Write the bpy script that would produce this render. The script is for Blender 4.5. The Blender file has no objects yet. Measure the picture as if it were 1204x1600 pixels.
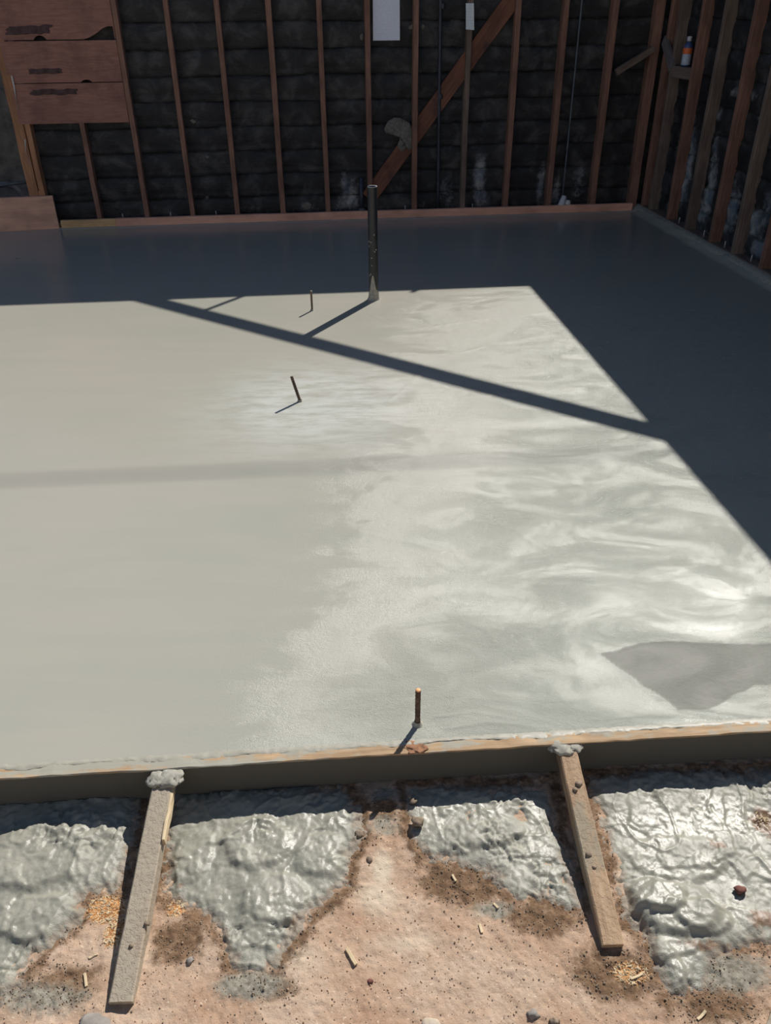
import bpy, bmesh, math, random
import numpy as np
from mathutils import Vector, Matrix

random.seed(7); np.random.seed(7)
S = bpy.context.scene
COL = S.collection

# ------------------------------------------------------------------ camera
F_PX, IW, IH, CH = 1260.0, 1204, 1600, 1.637        # focal length in pixels of the 1204x1600 frame, camera height
NX, NY = 20.0, 2000.0                                # nadir vanishing point from the frame centre
TH = math.atan2(F_PX, math.hypot(NX, NY)); RO = math.atan2(NX, NY)
FW = np.array([0, math.cos(TH), -math.sin(TH)]); U0 = np.array([0, math.sin(TH), math.cos(TH)]); R0 = np.array([1.0, 0, 0])
RR = math.cos(RO) * R0 - math.sin(RO) * U0; UU = math.sin(RO) * R0 + math.cos(RO) * U0
cam = bpy.data.cameras.new('camera'); co = bpy.data.objects.new('camera', cam); COL.objects.link(co)
cam.sensor_fit = 'VERTICAL'; cam.sensor_height = 36; cam.lens = F_PX / IH * 36; cam.clip_start = 0.05
co.matrix_world = Matrix(((RR[0], UU[0], -FW[0], 0), (RR[1], UU[1], -FW[1], 0), (RR[2], UU[2], -FW[2], CH), (0, 0, 0, 1)))
S.camera = co

# ------------------------------------------------------------------ light
SUN_EL, SUN_AZ = math.radians(41.6), math.radians(29.2)     # measured from the pipe and its shadow
SUNV = Vector((math.sin(SUN_AZ) * math.cos(SUN_EL), math.cos(SUN_AZ) * math.cos(SUN_EL), math.sin(SUN_EL)))
sl = bpy.data.lights.new('sun', 'SUN'); sl.energy = 5.2; sl.angle = math.radians(0.53); sl.color = (1.0, 0.955, 0.885)
so = bpy.data.objects.new('sun', sl); COL.objects.link(so); so.rotation_euler = SUNV.to_track_quat('Z', 'Y').to_euler(); so.location = (3, 6, 8)
w = bpy.data.worlds.new('world'); S.world = w; w.use_nodes = True
wn = w.node_tree.nodes; bg = wn['Background']; sky = wn.new('ShaderNodeTexSky')
sky.sky_type = 'NISHITA'; sky.sun_disc = False; sky.sun_elevation = SUN_EL; sky.sun_rotation = SUN_AZ
sky.air_density = 1.0; sky.dust_density = 0.4; sky.ozone_density = 1.5
w.node_tree.links.new(sky.outputs[0], bg.inputs[0]); bg.inputs[1].default_value = 0.066
S.view_settings.view_transform = 'Standard'; S.view_settings.look = 'None'
S.view_settings.exposure = 0.0; S.view_settings.gamma = 1.0; S.view_settings.use_curve_mapping = False

# ------------------------------------------------------------------ measuring helpers
def ray(x, y): return FW + RR * (x - 602) / F_PX - UU * (y - 800) / F_PX
CP = np.array([0, 0, CH])
def G(x, y, z=0.0):
    d = ray(x, y); return CP + d * (z - CH) / d[2]
def onp(x, y, p, n):
    d = ray(x, y); n = np.array(n); return CP + d * ((np.array(p) - CP) @ n) / (d @ n)

# numpy value noise
_perm = np.random.rand(256, 256)
def vn(x, y, seed=0):
    x = np.asarray(x, float) + seed * 17.31; y = np.asarray(y, float) + seed * 9.77
    xi = np.floor(x).astype(int); yi = np.floor(y).astype(int); fx = x - xi; fy = y - yi
    fx = fx * fx * (3 - 2 * fx); fy = fy * fy * (3 - 2 * fy)
    g = lambda a, b: _perm[a & 255, b & 255]
    return ((g(xi, yi) * (1 - fx) + g(xi + 1, yi) * fx) * (1 - fy) + (g(xi, yi + 1) * (1 - fx) + g(xi + 1, yi + 1) * fx) * fy) * 2 - 1
def fbm(x, y, o=4, seed=0):
    s = 0; a = 1; t = 0
    for i in range(o):
        s = s + a * vn(x * 2 ** i, y * 2 ** i, seed + i * 3); t += a; a *= .5
    return s / t
def sstep(a, b, x):
    t = np.clip((x - a) / (b - a), 0, 1); return t * t * (3 - 2 * t)
def sdpoly(px, py, poly):                      # signed distance, positive inside
    d = np.full(px.shape, 1e9); ins = np.zeros(px.shape, bool); n = len(poly)
    for i in range(n):
        ax, ay = poly[i][:2]; bx, by = poly[(i + 1) % n][:2]
        ex, ey = bx - ax, by - ay; wx, wy = px - ax, py - ay
        t = np.clip((wx * ex + wy * ey) / (ex * ex + ey * ey + 1e-12), 0, 1)
        d = np.minimum(d, np.hypot(wx - ex * t, wy - ey * t))
        c = ((ay > py) != (by > py)) & (px < (bx - ax) * (py - ay) / (by - ay + 1e-12) + ax)
        ins ^= c
    return np.where(ins, d, -d)

# ------------------------------------------------------------------ object helpers
def mesh(name, verts, faces, smooth=False):
    me = bpy.data.meshes.new(name)
    if isinstance(faces, np.ndarray):
        nf, k = faces.shape
        me.vertices.add(len(verts)); me.vertices.foreach_set('co', np.asarray(verts, np.float32).ravel())
        me.loops.add(nf * k); me.loops.foreach_set('vertex_index', faces.astype(np.int32).ravel())
        me.polygons.add(nf); me.polygons.foreach_set('loop_start', np.arange(0, nf * k, k, dtype=np.int32))
        me.update(calc_edges=True)
    else:
        me.from_pydata([tuple(map(float, v)) for v in verts], [], faces)
    if smooth: me.polygons.foreach_set('use_smooth', [True] * len(me.polygons))
    me.update(); return me
def link(name, me, mat=None, parent=None):
    o = bpy.data.objects.new(name, me); COL.objects.link(o)
    if mat is not None and me is not None and len(me.materials) == 0: me.materials.append(mat)
    if parent is not None:
        o.parent = parent; o.matrix_parent_inverse = parent.matrix_basis.inverted()
    return o
def attr(me, name, vals):
    a = me.attributes.new(name, 'FLOAT', 'POINT'); a.data.foreach_set('value', np.asarray(vals, np.float32).ravel())
def tag(o, label=None, cat=None, group=None, kind=None):
    if label: o['label'] = label
    if cat: o['category'] = cat
    if group: o['group'] = group
    if kind: o['kind'] = kind
    return o
def empty(name, loc=(0, 0, 0)):
    o = bpy.data.objects.new(name, None); COL.objects.link(o); o.location = Vector([float(v) for v in loc]); o.empty_display_size = .05
    return o
def board(name, p0, p1, wdir, wd, dp, mat, parent=None, seg=6, jit=.0012, ch=.003, off=(0, 0)):
    """sawn timber from p0 to p1; wdir = direction of its width wd, the other side is dp; p0/p1 are the centre of the section"""
    p0 = Vector([float(v) for v in p0]); p1 = Vector([float(v) for v in p1]); L = (p1 - p0).length
    Z = (p1 - p0).normalized(); X = Vector([float(v) for v in wdir]); X = (X - Z * X.dot(Z)).normalized(); Y = Z.cross(X)
    a, b = wd / 2, dp / 2
    prof = [(-a + ch, -b), (a - ch, -b), (a, -b + ch), (a, b - ch), (a - ch, b), (-a + ch, b), (-a, b - ch), (-a, -b + ch)]
    vs = []; fs = []
    rs = random.Random(name + str(round(p0.x, 3)) + str(round(p0.y, 3)))
    for i in range(seg + 1):
        z = L * i / seg; jx, jy = rs.uniform(-jit, jit), rs.uniform(-jit, jit)
        for (x, y) in prof: vs.append((x + jx + rs.uniform(-jit, jit) * .5 + off[0], y + jy + off[1], z))
    for i in range(seg):
        for k in range(8):
            fs.append((i * 8 + k, i * 8 + (k + 1) % 8, (i + 1) * 8 + (k + 1) % 8, (i + 1) * 8 + k))
    fs.append(tuple(range(7, -1, -1))); fs.append(tuple(range(seg * 8, seg * 8 + 8)))
    me = mesh(name, vs, fs)
    o = link(name, me, mat)
    o.matrix_world = Matrix(((X.x, Y.x, Z.x, p0.x), (X.y, Y.y, Z.y, p0.y), (X.z, Y.z, Z.z, p0.z), (0, 0, 0, 1)))
    if parent is not None:
        mw = o.matrix_world.copy(); o.parent = parent
        o.matrix_basis = parent.matrix_basis.inverted() @ mw
    return o
def lathe(name, prof, mat, parent=None, n=24, p0=(0, 0, 0), axis=(0, 0, 1), jit=0, smooth=True, close=True):
    vs = []; fs = []
    for (r, z) in prof:
        for k in range(n):
            t = 2 * math.pi * k / n; q = r * (1 + random.uniform(-jit, jit)); vs.append((q * math.cos(t), q * math.sin(t), z))
    for i in range(len(prof) - 1):
        for k in range(n):
            fs.append((i * n + k, i * n + (k + 1) % n, (i + 1) * n + (k + 1) % n, (i + 1) * n + k))
    if close:
        if prof[0][0] > 1e-5: fs.append(tuple(range(n - 1, -1, -1)))
        if prof[-1][0] > 1e-5: fs.append(tuple((len(prof) - 1) * n + k for k in range(n)))
    me = mesh(name, vs, fs, smooth=False)
    if smooth:
        for p in me.polygons: p.use_smooth = len(p.vertices) == 4
    o = link(name, me, mat)
    q = Vector([float(v) for v in axis]).to_track_quat('Z', 'Y').to_matrix().to_4x4()
    M = Matrix.Translation(Vector([float(v) for v in p0])) @ q
    if parent is not None: o.parent = parent; M = parent.matrix_basis.inverted() @ M
    o.matrix_basis = M
    return o
def tube(name, pts, r, mat, parent=None, n=8, jit=0):
    vs = []; fs = []; pts = [Vector([float(c) for c in p]) for p in pts]
    o0 = pts[0].copy()
    for i, p in enumerate(pts):
        d = (pts[min(i + 1, len(pts) - 1)] - pts[max(i - 1, 0)]).normalized()
        a = d.orthogonal().normalized(); b = d.cross(a)
        rr = r if not isinstance(r, (list, tuple)) else r[i]
        for k in range(n):
            t = 2 * math.pi * k / n; q = rr * (1 + random.uniform(-jit, jit)); vs.append(p - o0 + a * q * math.cos(t) + b * q * math.sin(t))
    for i in range(len(pts) - 1):
        for k in range(n): fs.append((i * n + k, i * n + (k + 1) % n, (i + 1) * n + (k + 1) % n, (i + 1) * n + k))
    fs.append(tuple(range(n - 1, -1, -1))); fs.append(tuple((len(pts) - 1) * n + k for k in range(n)))
    me = mesh(name, vs, fs)
    for p in me.polygons: p.use_smooth = len(p.vertices) == 4
    o = link(name, me, mat); o.location = o0
    if parent is not None: o.parent = parent; o.matrix_basis = parent.matrix_basis.inverted() @ Matrix.Translation(o0)
    return o
def lump(name, c, r, mat, parent=None, sub=2, squash=(1, 1, .6), rough=.3, seed=0):
    bm = bmesh.new(); bmesh.ops.create_icosphere(bm, subdivisions=sub, radius=1)
    for v in bm.verts:
        k = 1 + rough * (vn(v.co.x * 1.7 + seed * 3, v.co.y * 1.7 + v.co.z * 2.3, seed) * .7 + vn(v.co.x * 4 + seed, v.co.z * 4 + v.co.y * 3, seed + 5) * .3)
        v.co = Vector((v.co.x * squash[0], v.co.y * squash[1], v.co.z * squash[2])) * float(k) * r
    me = bpy.data.meshes.new(name); bm.to_mesh(me); bm.free()
    for p in me.polygons: p.use_smooth = True
    o = link(name, me, mat); o.location = Vector([float(v) for v in c])
    if parent is not None: o.parent = parent; o.matrix_basis = parent.matrix_basis.inverted() @ Matrix.Translation(o.location)
    return o

# ------------------------------------------------------------------ materials
class NT:
    def __init__(s, name):
        s.m = bpy.data.materials.new(name); s.m.use_nodes = True; s.t = s.m.node_tree; s.b = s.t.nodes['Principled BSDF']
    def n(s, ty, **kw):
        x = s.t.nodes.new(ty)
        for k, v in kw.items():
            if k in x.inputs.keys(): x.inputs[k].default_value = v
            else: setattr(x, k, v)
        return x
    def l(s, a, b): s.t.links.new(a, b)
    def coord(s, scale=(1, 1, 1), kind='Object', rnd=True):
        tc = s.n('ShaderNodeTexCoord'); mp = s.n('ShaderNodeMapping'); mp.inputs['Scale'].default_value = scale
        s.l(tc.outputs[kind], mp.inputs['Vector'])
        if rnd:
            oi = s.n('ShaderNodeObjectInfo'); m = s.n('ShaderNodeMath', operation='MULTIPLY'); m.inputs[1].default_value = 37.0
            s.l(oi.outputs['Random'], m.inputs[0]); s.l(m.outputs[0], mp.inputs['Location'])
        return mp.outputs[0]
    def noise(s, vec, scale, detail=4, rough=.55, dist=0):
        x = s.n('ShaderNodeTexNoise'); x.inputs['Scale'].default_value = scale; x.inputs['Detail'].default_value = detail
        x.inputs['Roughness'].default_value = rough; x.inputs['Distortion'].default_value = dist
        s.l(vec, x.inputs['Vector']); return x.outputs['Fac']
    def ramp(s, fac, stops):
        r = s.n('ShaderNodeValToRGB'); e = r.color_ramp.elements
        while len(e) > 1: e.remove(e[-1])
        e[0].position = stops[0][0]; c = stops[0][1]; e[0].color = (*c, 1) if len(c) == 3 else c
        for p, c in stops[1:]:
            q = e.new(p); q.color = (*c, 1)
        s.l(fac, r.inputs[0]); return r.outputs[0]
    def rampf(s, fac, a, b, lo=0.0, hi=1.0):
        r = s.n('ShaderNodeMapRange', interpolation_type='SMOOTHSTEP')
        for i, v in zip((1, 2, 3, 4), (a, b, lo, hi)): r.inputs[i].default_value = v
        s.l(fac, r.inputs[0]); return r.outputs[0]
    def mix(s, fac, a, b, mode='MIX'):
        x = s.n('ShaderNodeMix', data_type='RGBA', blend_type=mode)
        for sock, v in ((x.inputs[0], fac), (x.inputs[6], a), (x.inputs[7], b)):
            if isinstance(v, (int, float)): sock.default_value = v
            elif isinstance(v, tuple): sock.default_value = (*v, 1)
            else: s.l(v, sock)
        return x.outputs[2]
    def math(s, op, a, b=0.0):
        x = s.n('ShaderNodeMath', operation=op)
        for i, v in enumerate((a, b)):
            if isinstance(v, (int, float)): x.inputs[i].default_value = v
            else: s.l(v, x.inputs[i])
        return x.outputs[0]
    def attr(s, name):
        x = s.n('ShaderNodeAttribute'); x.attribute_name = name; return x.outputs['Fac']
    def out(s, col=None, rough=None, bump=None, bstr=.3, bdist=.002, spec=None, coat=None, coat_r=.1, nrm=None):
        def put(k, v):
            if v is None: return
            if isinstance(v, (int, float)): s.b.inputs[k].default_value = v
            elif isinstance(v, tuple): s.b.inputs[k].default_value = (*v, 1)
            else: s.l(v, s.b.inputs[k])
        put('Base Color', col); put('Roughness', rough); put('Specular IOR Level', spec); put('Coat Weight', coat)
        if coat is not None: put('Coat Roughness', coat_r)
        if bump is not None:
            bp = s.n('ShaderNodeBump'); bp.inputs['Distance'].default_value = bdist
            if isinstance(bstr, (int, float)): bp.inputs['Strength'].default_value = bstr
            else: s.l(bstr, bp.inputs['Strength'])
            s.l(bump, bp.inputs['Height']); s.l(bp.outputs[0], s.b.inputs['Normal'])
        return s.m

def wood(name, dark, light, rough=.8, conc=0.0, conc_col=(.30, .30, .26), pits=0, stain=0.0, face=False):
    t = NT(name); v = t.coord((1, 1, .06)); v2 = t.coord((1, 1, .5))
    g = t.noise(v, 90, 5, .6, .4); h = t.noise(v2, 7, 3)
    c = t.ramp(g, [(.3, dark), (.7, light)])
    c = t.mix(t.rampf(h, .35, .75, 0, .55), c, tuple(x * .45 for x in dark))
    if stain: c = t.mix(t.rampf(t.noise(t.coord(), 5, 4), .55, .7, 0, stain), c, (.02, .02, .028))
    if conc:
        k = t.noise(t.coord((1, 1, .35)), 14, 6, .65)
        c = t.mix(t.rampf(k, .62 - conc * .35, .70 - conc * .3), c, conc_col)
        g = t.math('ADD', g, t.math('MULTIPLY', k, 1.5))
    if pits: g = t.math('ADD', g, t.math('MULTIPLY', t.rampf(t.noise(t.coord(), 75, 5, .7), .38, .55), pits))
    if face:                                  # outer face: wet cement film, colour darkened further to deepen its shade
        sx = t.n('ShaderNodeSeparateXYZ'); tc = t.n('ShaderNodeTexCoord'); t.l(tc.outputs['Object'], sx.inputs[0])
        fz = t.math('ADD', sx.outputs['X'], t.math('MULTIPLY', t.math('SUBTRACT', t.noise(t.coord((1, 1, .5)), 40, 4), .5), .006))
        c = t.mix(t.rampf(fz, .048, .0505), (.10, .095, .08), c)
    return t.out(c, rough, g, .5, .002)

M = {}
M['stud'] = wood('old_stud_wood', (.19, .095, .066), (.36, .19, .135))
M['stud_grey'] = wood('weathered_stud_wood', (.14, .095, .075), (.27, .20, .16))
M['plank'] = wood('reddish_plank_wood', (.16, .062, .038), (.27, .115, .07), stain=.55)
M['strip'] = wood('new_form_strip_wood', (.80, .40, .28), (.92, .52, .38))
M['strip_yellow'] = wood('yellow_form_wood', (.68, .42, .20), (.84, .56, .30))
M['form_left'] = wood('pale_form_board_wood', (.76, .42, .29), (.88, .52, .38))
M['post'] = wood('orange_post_wood', (.36, .16, .08), (.58, .29, .15))
M['form'] = wood('cement_stained_form_wood', (.36, .23, .12), (.60, .42, .25), conc=.45, conc_col=(.36, .345, .28), face=True)
M['kicker'] = wood('dirty_kicker_wood', (.34, .27, .20), (.46, .37, .28), conc=.9, pits=1.1, conc_col=(.40, .34, .26))
M['kicker_tan'] = wood('tan_kicker_wood', (.38, .25, .15), (.55, .38, .24), conc=.35, pits=1.0, conc_col=(.33, .27, .19))
M['scrap'] = wood('splinter_wood', (.60, .46, .28), (.80, .66, .44))
M['greywood'] = wood('grey_offcut_wood', (.13, .12, .125), (.24, .22, .22))

def tar_mat():
    t = NT('black_building_paper'); v = t.coord((1, 1, 1)); vs = t.coord((1, 1, 3))
    n1 = t.noise(v, 6, 6, .6, .5); n2 = t.noise(vs, 25, 4)
    c = t.ramp(n1, [(.36, (.010, .010, .012)), (.5, (.022, .022, .024)), (.68, (.075, .072, .072))])
    st = t.attr('stain'); sp = t.noise(v, 22, 6, .7)
    f = t.rampf(t.math('ADD', st, t.math('MULTIPLY', t.math('SUBTRACT', sp, .5), 1.1)), .35, .95)
    sc = t.ramp(t.noise(v, 9, 3), [(.4, (.17, .20, .24)), (.6, (.42, .42, .41))])
    c = t.mix(f, c, sc)
    dots = t.rampf(t.noise(v, 60, 2), .76, .80, 0, .5)
    c = t.mix(dots, c, (.20, .19, .16))
    return t.out(c, .62, t.math('ADD', n1, n2), .6, .012)
M['tar'] = tar_mat()

def slab_mat():
    t = NT('wet_troweled_concrete'); v = t.coord((1, 1, 1), rnd=False)
    st = t.coord((.5, 2.6, 1), rnd=False)
    big = t.noise(v, .9, 4, .5); mid = t.noise(st, 2.6, 5, .6, .6)
    c = t.ramp(t.math('ADD', t.math('MULTIPLY', big, .6), t.math('MULTIPLY', mid, .4)),
               [(.35, (.385, .385, .325)), (.5, (.41, .395, .335)), (.68, (.44, .41, .35))])
    hz = t.attr('haze')                         # pale wet sheen painted into the colour round the bent stub
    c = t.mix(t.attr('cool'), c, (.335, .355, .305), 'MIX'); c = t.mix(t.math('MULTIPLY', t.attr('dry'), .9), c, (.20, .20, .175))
    c = t.mix(t.math('MULTIPLY', t.rampf(t.noise(t.coord((1, 3.5, 1), rnd=False), 5, 6, .7), .32, .62, .1, .75), hz), c, (.62, .64, .60))
    rough_n = t.noise(t.coord((.9, 1.7, 1), rnd=False), 2.6, 6, .65, 1.6)
    tex = t.attr('tex')                          # how coarse the float finish is
    r = t.math('ADD', t.math('MULTIPLY', tex, .04), .22)
    r = t.math('ADD', r, t.math('MULTIPLY', t.math('SUBTRACT', rough_n, .5), .12))
    r = t.math('ADD', r, t.math('MULTIPLY', t.attr('dry'), .25))
    fine = t.noise(v, 330, 3, .75); fine2 = t.noise(t.coord((1, 1.6, 1), rnd=False), 60, 3, .6)
    sw = t.noise(t.coord((.9, 1.8, 1), rnd=False), 9, 5, .6, 1.5)
    h = t.math('ADD', t.math('ADD', t.math('MULTIPLY', fine, 1.1), t.math('MULTIPLY', fine2, .7)), t.math('MULTIPLY', sw, .7))
    bs = t.math('ADD', t.math('MULTIPLY', tex, .72), .05)
    bs = t.math('MULTIPLY', bs, t.rampf(rough_n, .35, .62, .7, 1.25))
    spec = t.math('SUBTRACT', .5, t.math('MULTIPLY', t.attr('dry'), .30))
    return t.out(c, r, h, bs, .0026, spec=spec)
M['slab'] = slab_mat()

def spill_mat():
    t = NT('wet_concrete_spill'); v = t.coord(rnd=False)
    n = t.noise(v, 14, 5, .6); thin = t.attr('thin')
    c = t.ramp(n, [(.35, (.265, .26, .215)), (.65, (.34, .33, .27))])
    gritc = t.rampf(t.math('ADD', t.noise(v, 60, 5, .75), thin), .88, 1.2)
    c = t.mix(t.math('MULTIPLY', gritc, .75), c, (.27, .21, .155))
    c = t.mix(t.rampf(t.math('ADD', t.attr('soil'), t.math('MULTIPLY', t.math('SUBTRACT', t.noise(v, 40, 5, .7), .5), 1.4)), .4, .7), c, (.20, .125, .075))
    r = t.rampf(t.math('ADD', t.noise(v, 9, 4), t.math('MULTIPLY', thin, .3)), .4, .8, .30, .65)
    h = t.math('ADD', t.noise(v, 150, 5, .7), t.math('MULTIPLY', t.noise(v, 35, 4), 1.5))
    return t.out(c, r, h, t.math('ADD', .28, t.math('MULTIPLY', thin, .7)), .003, spec=.5)
M['spill'] = spill_mat()

def dirt_mat():
    t = NT('tan_packed_dirt'); v = t.coord(rnd=False)
    n = t.noise(v, 7, 6, .65); f = t.noise(v, 90, 4, .7)
    c = t.ramp(n, [(.3, (.40, .25, .165)), (.5, (.49, .345, .245)), (.7, (.57, .44, .335))])
    c = t.mix(t.rampf(f, .56, .70, 0, .55), c, (.27, .17, .11))
    c = t.mix(t.rampf(t.noise(v, 150, 2), .66, .72, 0, .6), c, (.80, .66, .50))
    d = t.rampf(t.math('ADD', t.attr('damp'), t.math('MULTIPLY', t.math('SUBTRACT', t.noise(v, 25, 5, .7), .5), 1.5)), .3, .8)
    dc = t.ramp(t.noise(v, 45, 5, .7), [(.3, (.10, .06, .035)), (.55, (.22, .135, .08)), (.75, (.34, .24, .16))])
    c = t.mix(d, c, dc)
    g = t.rampf(t.math('ADD', t.attr('cement'), t.math('MULTIPLY', t.math('SUBTRACT', t.noise(v, 50, 5, .7), .5), .9)), .35, .8)
    c = t.mix(g, c, t.ramp(t.noise(v, 80, 3), [(.35, (.20, .18, .14)), (.65, (.36, .33, .27))]))
    w_ = t.rampf(t.attr('pale'), .1, .9)
    c = t.mix(t.math('MULTIPLY', w_, .7), c, (.66, .57, .44))
    ch = t.rampf(t.math('ADD', t.attr('chips'), t.math('MULTIPLY', t.math('SUBTRACT', t.noise(t.coord((1, 2.2, 1), rnd=False), 110, 3), .5), .8)), .4, .6)
    c = t.mix(ch, c, t.ramp(t.noise(t.coord((1, 2.5, 1), rnd=False), 130, 3, .7), [(.35, (.22, .07, .02)), (.5, (.50, .24, .09)), (.66, (.86, .62, .34))]))
    h = t.math('ADD', t.noise(v, 70, 6, .75), t.math('MULTIPLY', t.noise(v, 220, 3), .6))
    return t.out(c, .95, h, .55, .004, spec=.2)
M['dirt'] = dirt_mat()

def simple(name, col, rough=.6, var=.35, scale=20, bump=.3, metal=0, spec=None, col2=None):
    t = NT(name); v = t.coord(); n = t.noise(v, scale, 5, .6)
    c = t.ramp(n, [(.3, tuple(x * (1 - var) for x in col)), (.7, col2 or tuple(min(1, x * (1 + var)) for x in col))])
    t.b.inputs['Metallic'].default_value = metal
    return t.out(c, rough, n, bump, .003, spec=spec)
M['abs'] = simple('black_plastic_pipe', (.016, .018, .023), .38, .5, 14, .15)
M['abs_rim'] = simple('cut_pipe_rim', (.42, .42, .42), .6, .2)
M['conc_smear'] = simple('dried_concrete_smear', (.36, .345, .29), .75, .3, 60, .6)
M['rust'] = simple('rust_bleed', (.30, .15, .08), .9, .5, 90, .4)
M['lip'] = simple('slurry_on_form', (.35, .335, .275), .5, .12, 40, .3)
M['conduit'] = simple('dark_steel_conduit', (.045, .052, .07), .5, .4, 12, .2, metal=.3)
M['conduit_grey'] = simple('grey_conduit', (.10, .12, .14), .5, .4, 12, .2, metal=.3)
M['rebar'] = simple('rusty_rebar', (.06, .04, .03), .8, .5, 80, .6, col2=(.16, .10, .075))
M['rebar_dusty'] = simple('dusty_rebar', (.17, .13, .09), .85, .4, 60, .6)
M['rust_cut'] = simple('bright_cut_end', (.85, .42, .18), .6, .2, 60, .1)
M['copper'] = simple('dusty_copper_end', (.42, .36, .29), .7, .3)
M['white'] = simple('white_plastic', (.62, .62, .64), .5, .1, 10, .1)
M['plaster'] = simple('torn_insulation_patch', (.16, .145, .13), .95, .35, 35, .8, col2=(.26, .235, .205))
M['bolt'] = simple('galvanised_bolt', (.45, .45, .47), .5, .3, 40, .2, metal=.4)
M['blue'] = simple('blue_bottle_plastic', (.06, .10, .24), .3, .3, 30, .05)
M['orange'] = simple('orange_label', (.80, .17, .05), .5, .15, 40, .05)
M['palelabel'] = simple('pale_blue_label', (.45, .52, .62), .45, .2, 90, .05)
M['clod'] = simple('damp_clod', (.25, .19, .135), .9, .4, 60, .8)
M['redclod'] = simple('reddish_clod', (.16, .06, .045), .85, .4, 60, .8)
M['pebble'] = simple('tan_crumb', (.42, .29, .19), .95, .4, 60, .5)
M['stone'] = simple('pale_stone', (.50, .42, .33), .9, .25, 40, .5)
M['stonegrey'] = simple('grey_stone', (.26, .235, .21), .9, .3, 30, .5)
M['cable'] = simple('black_cable', (.03, .03, .03), .6, .2)
M['outwall'] = simple('mottled_grey_stucco', (.09, .088, .085), .95, .45, 5, .9, col2=(.22, .205, .19))
M['outground'] = simple('outside_grey_dirt', (.10, .098, .10), .95, .4, 8, .8)
M['torn'] = simple('torn_white_paper', (.50, .49, .47), .9, .15, 30, .3)
M['ring'] = simple('grey_rubber_ring', (.16, .17, .19), .7, .3, 20, .3)

def sheet_mat(name, base, lines, pitch):
    t = NT(name); tc = t.n('ShaderNodeTexCoord'); sx = t.n('ShaderNodeSeparateXYZ'); t.l(tc.outputs['Object'], sx.inputs[0])
    zz = t.math('FRACT', t.math('DIVIDE', sx.outputs['Z'], pitch)); ln = t.math('LESS_THAN', zz, .34)
    mp = t.n('ShaderNodeMapping'); mp.inputs['Scale'].default_value = (70, 1, 1 / pitch * .9); t.l(tc.outputs['Object'], mp.inputs['Vector'])
    nz = t.noise(mp.outputs[0], 1.0, 2); f = t.math('MULTIPLY', ln, t.rampf(nz, .45, .6, 0, lines))
    return t.out(t.mix(f, base, (.20, .24, .32)), .6, nz, .1, .001)
M['sheet'] = sheet_mat('printed_sheet', (.86, .90, 1.0), .2, .012)
M['note'] = sheet_mat('small_note_paper', (.78, .84, .86), .2, .02)

# ------------------------------------------------------------------ structure: the slab
FA, FB = G(0, 1218), G(1204, 1143)                       # outer top edge of the front form
fm = (FB[1] - FA[1]) / (FB[0] - FA[0]); fdir = np.array([1, fm, 0]) / math.hypot(1, fm); fnrm = np.array([-fdir[1], fdir[0], 0])
front_out = lambda x: FA[1] + fm * (x - FA[0])
front_in = lambda x: front_out(x) + .038
BM = .0908; back_y = lambda x: 7.581 + BM * x            # inner plane of the back wall's studs
bdir = np.array([1, BM, 0]) / math.hypot(1, BM); bnrm = np.array([bdir[1], -bdir[0], 0])   # bnrm points into the room
right_x = lambda y: 2.36 + .1158 * (7.87 - y)
rdir = np.array([.115, -.9934, 0]); rnrm = np.array([-.9934, -.115, 0])

nu, nv = 760, 640
U = np.concatenate([np.linspace(0, .3, 100)[:-1], np.linspace(.3, 1, nu - 99)]); V = np.linspace(0, 1, nv) ** 1.35
ug, vg = np.meshgrid(U, V)
yb = 7.50; xs = -5 + ug * (right_x(1.5 + vg * 6) + .02 + 5)
ys = front_in(xs) + vg * (np.where(xs < -2.83, 7.30 + .09 * (xs + 2.83), back_y(xs) + .03) - front_in(xs))
xs = -5 + ug * (right_x(ys) + .03 + 5)
sx_, sy_ = xs.ravel(), ys.ravel()
zz = .0009 * fbm(sx_ * 1.5, sy_ * 1.9, 3, 1) + .0003 * fbm(sx_ * 5, sy_ * 8, 3, 4)
edge = np.minimum(sy_ - front_in(sx_), .1) / .1
zz = zz * sstep(0, 1, edge) - .001
# fillet climbing the right wall's foot and the back strip
rg = right_x(sy_) - sx_
zz += .045 * sstep(.10, .0, rg + .025 * fbm(sy_ * 6, sx_ * 2, 3, 8))
bgp = back_y(sx_) - .045 - sy_
zz += .010 * sstep(.035, .0, bgp + .03 * fbm(sx_ * 9, sy_, 3, 12)) * (sx_ > -2.83)
def ridge(pts, hgt, wd):                      # raised slurry line left by the trowel's edge
    global zz
    P = [G(px, py) for px, py in pts]; d = np.full(sx_.shape, 1e9)
    for a, b in zip(P[:-1], P[1:]):
        ex, ey = b[0] - a[0], b[1] - a[1]; t = np.clip(((sx_ - a[0]) * ex + (sy_ - a[1]) * ey) / (ex * ex + ey * ey), 0, 1)
        d = np.minimum(d, np.hypot(sx_ - a[0] - ex * t, sy_ - a[1] - ey * t))
    zz = zz + hgt * np.exp(-(d / wd) ** 2) * (.55 + .45 * vn(sx_ * 14, sy_ * 14, 44))
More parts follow.
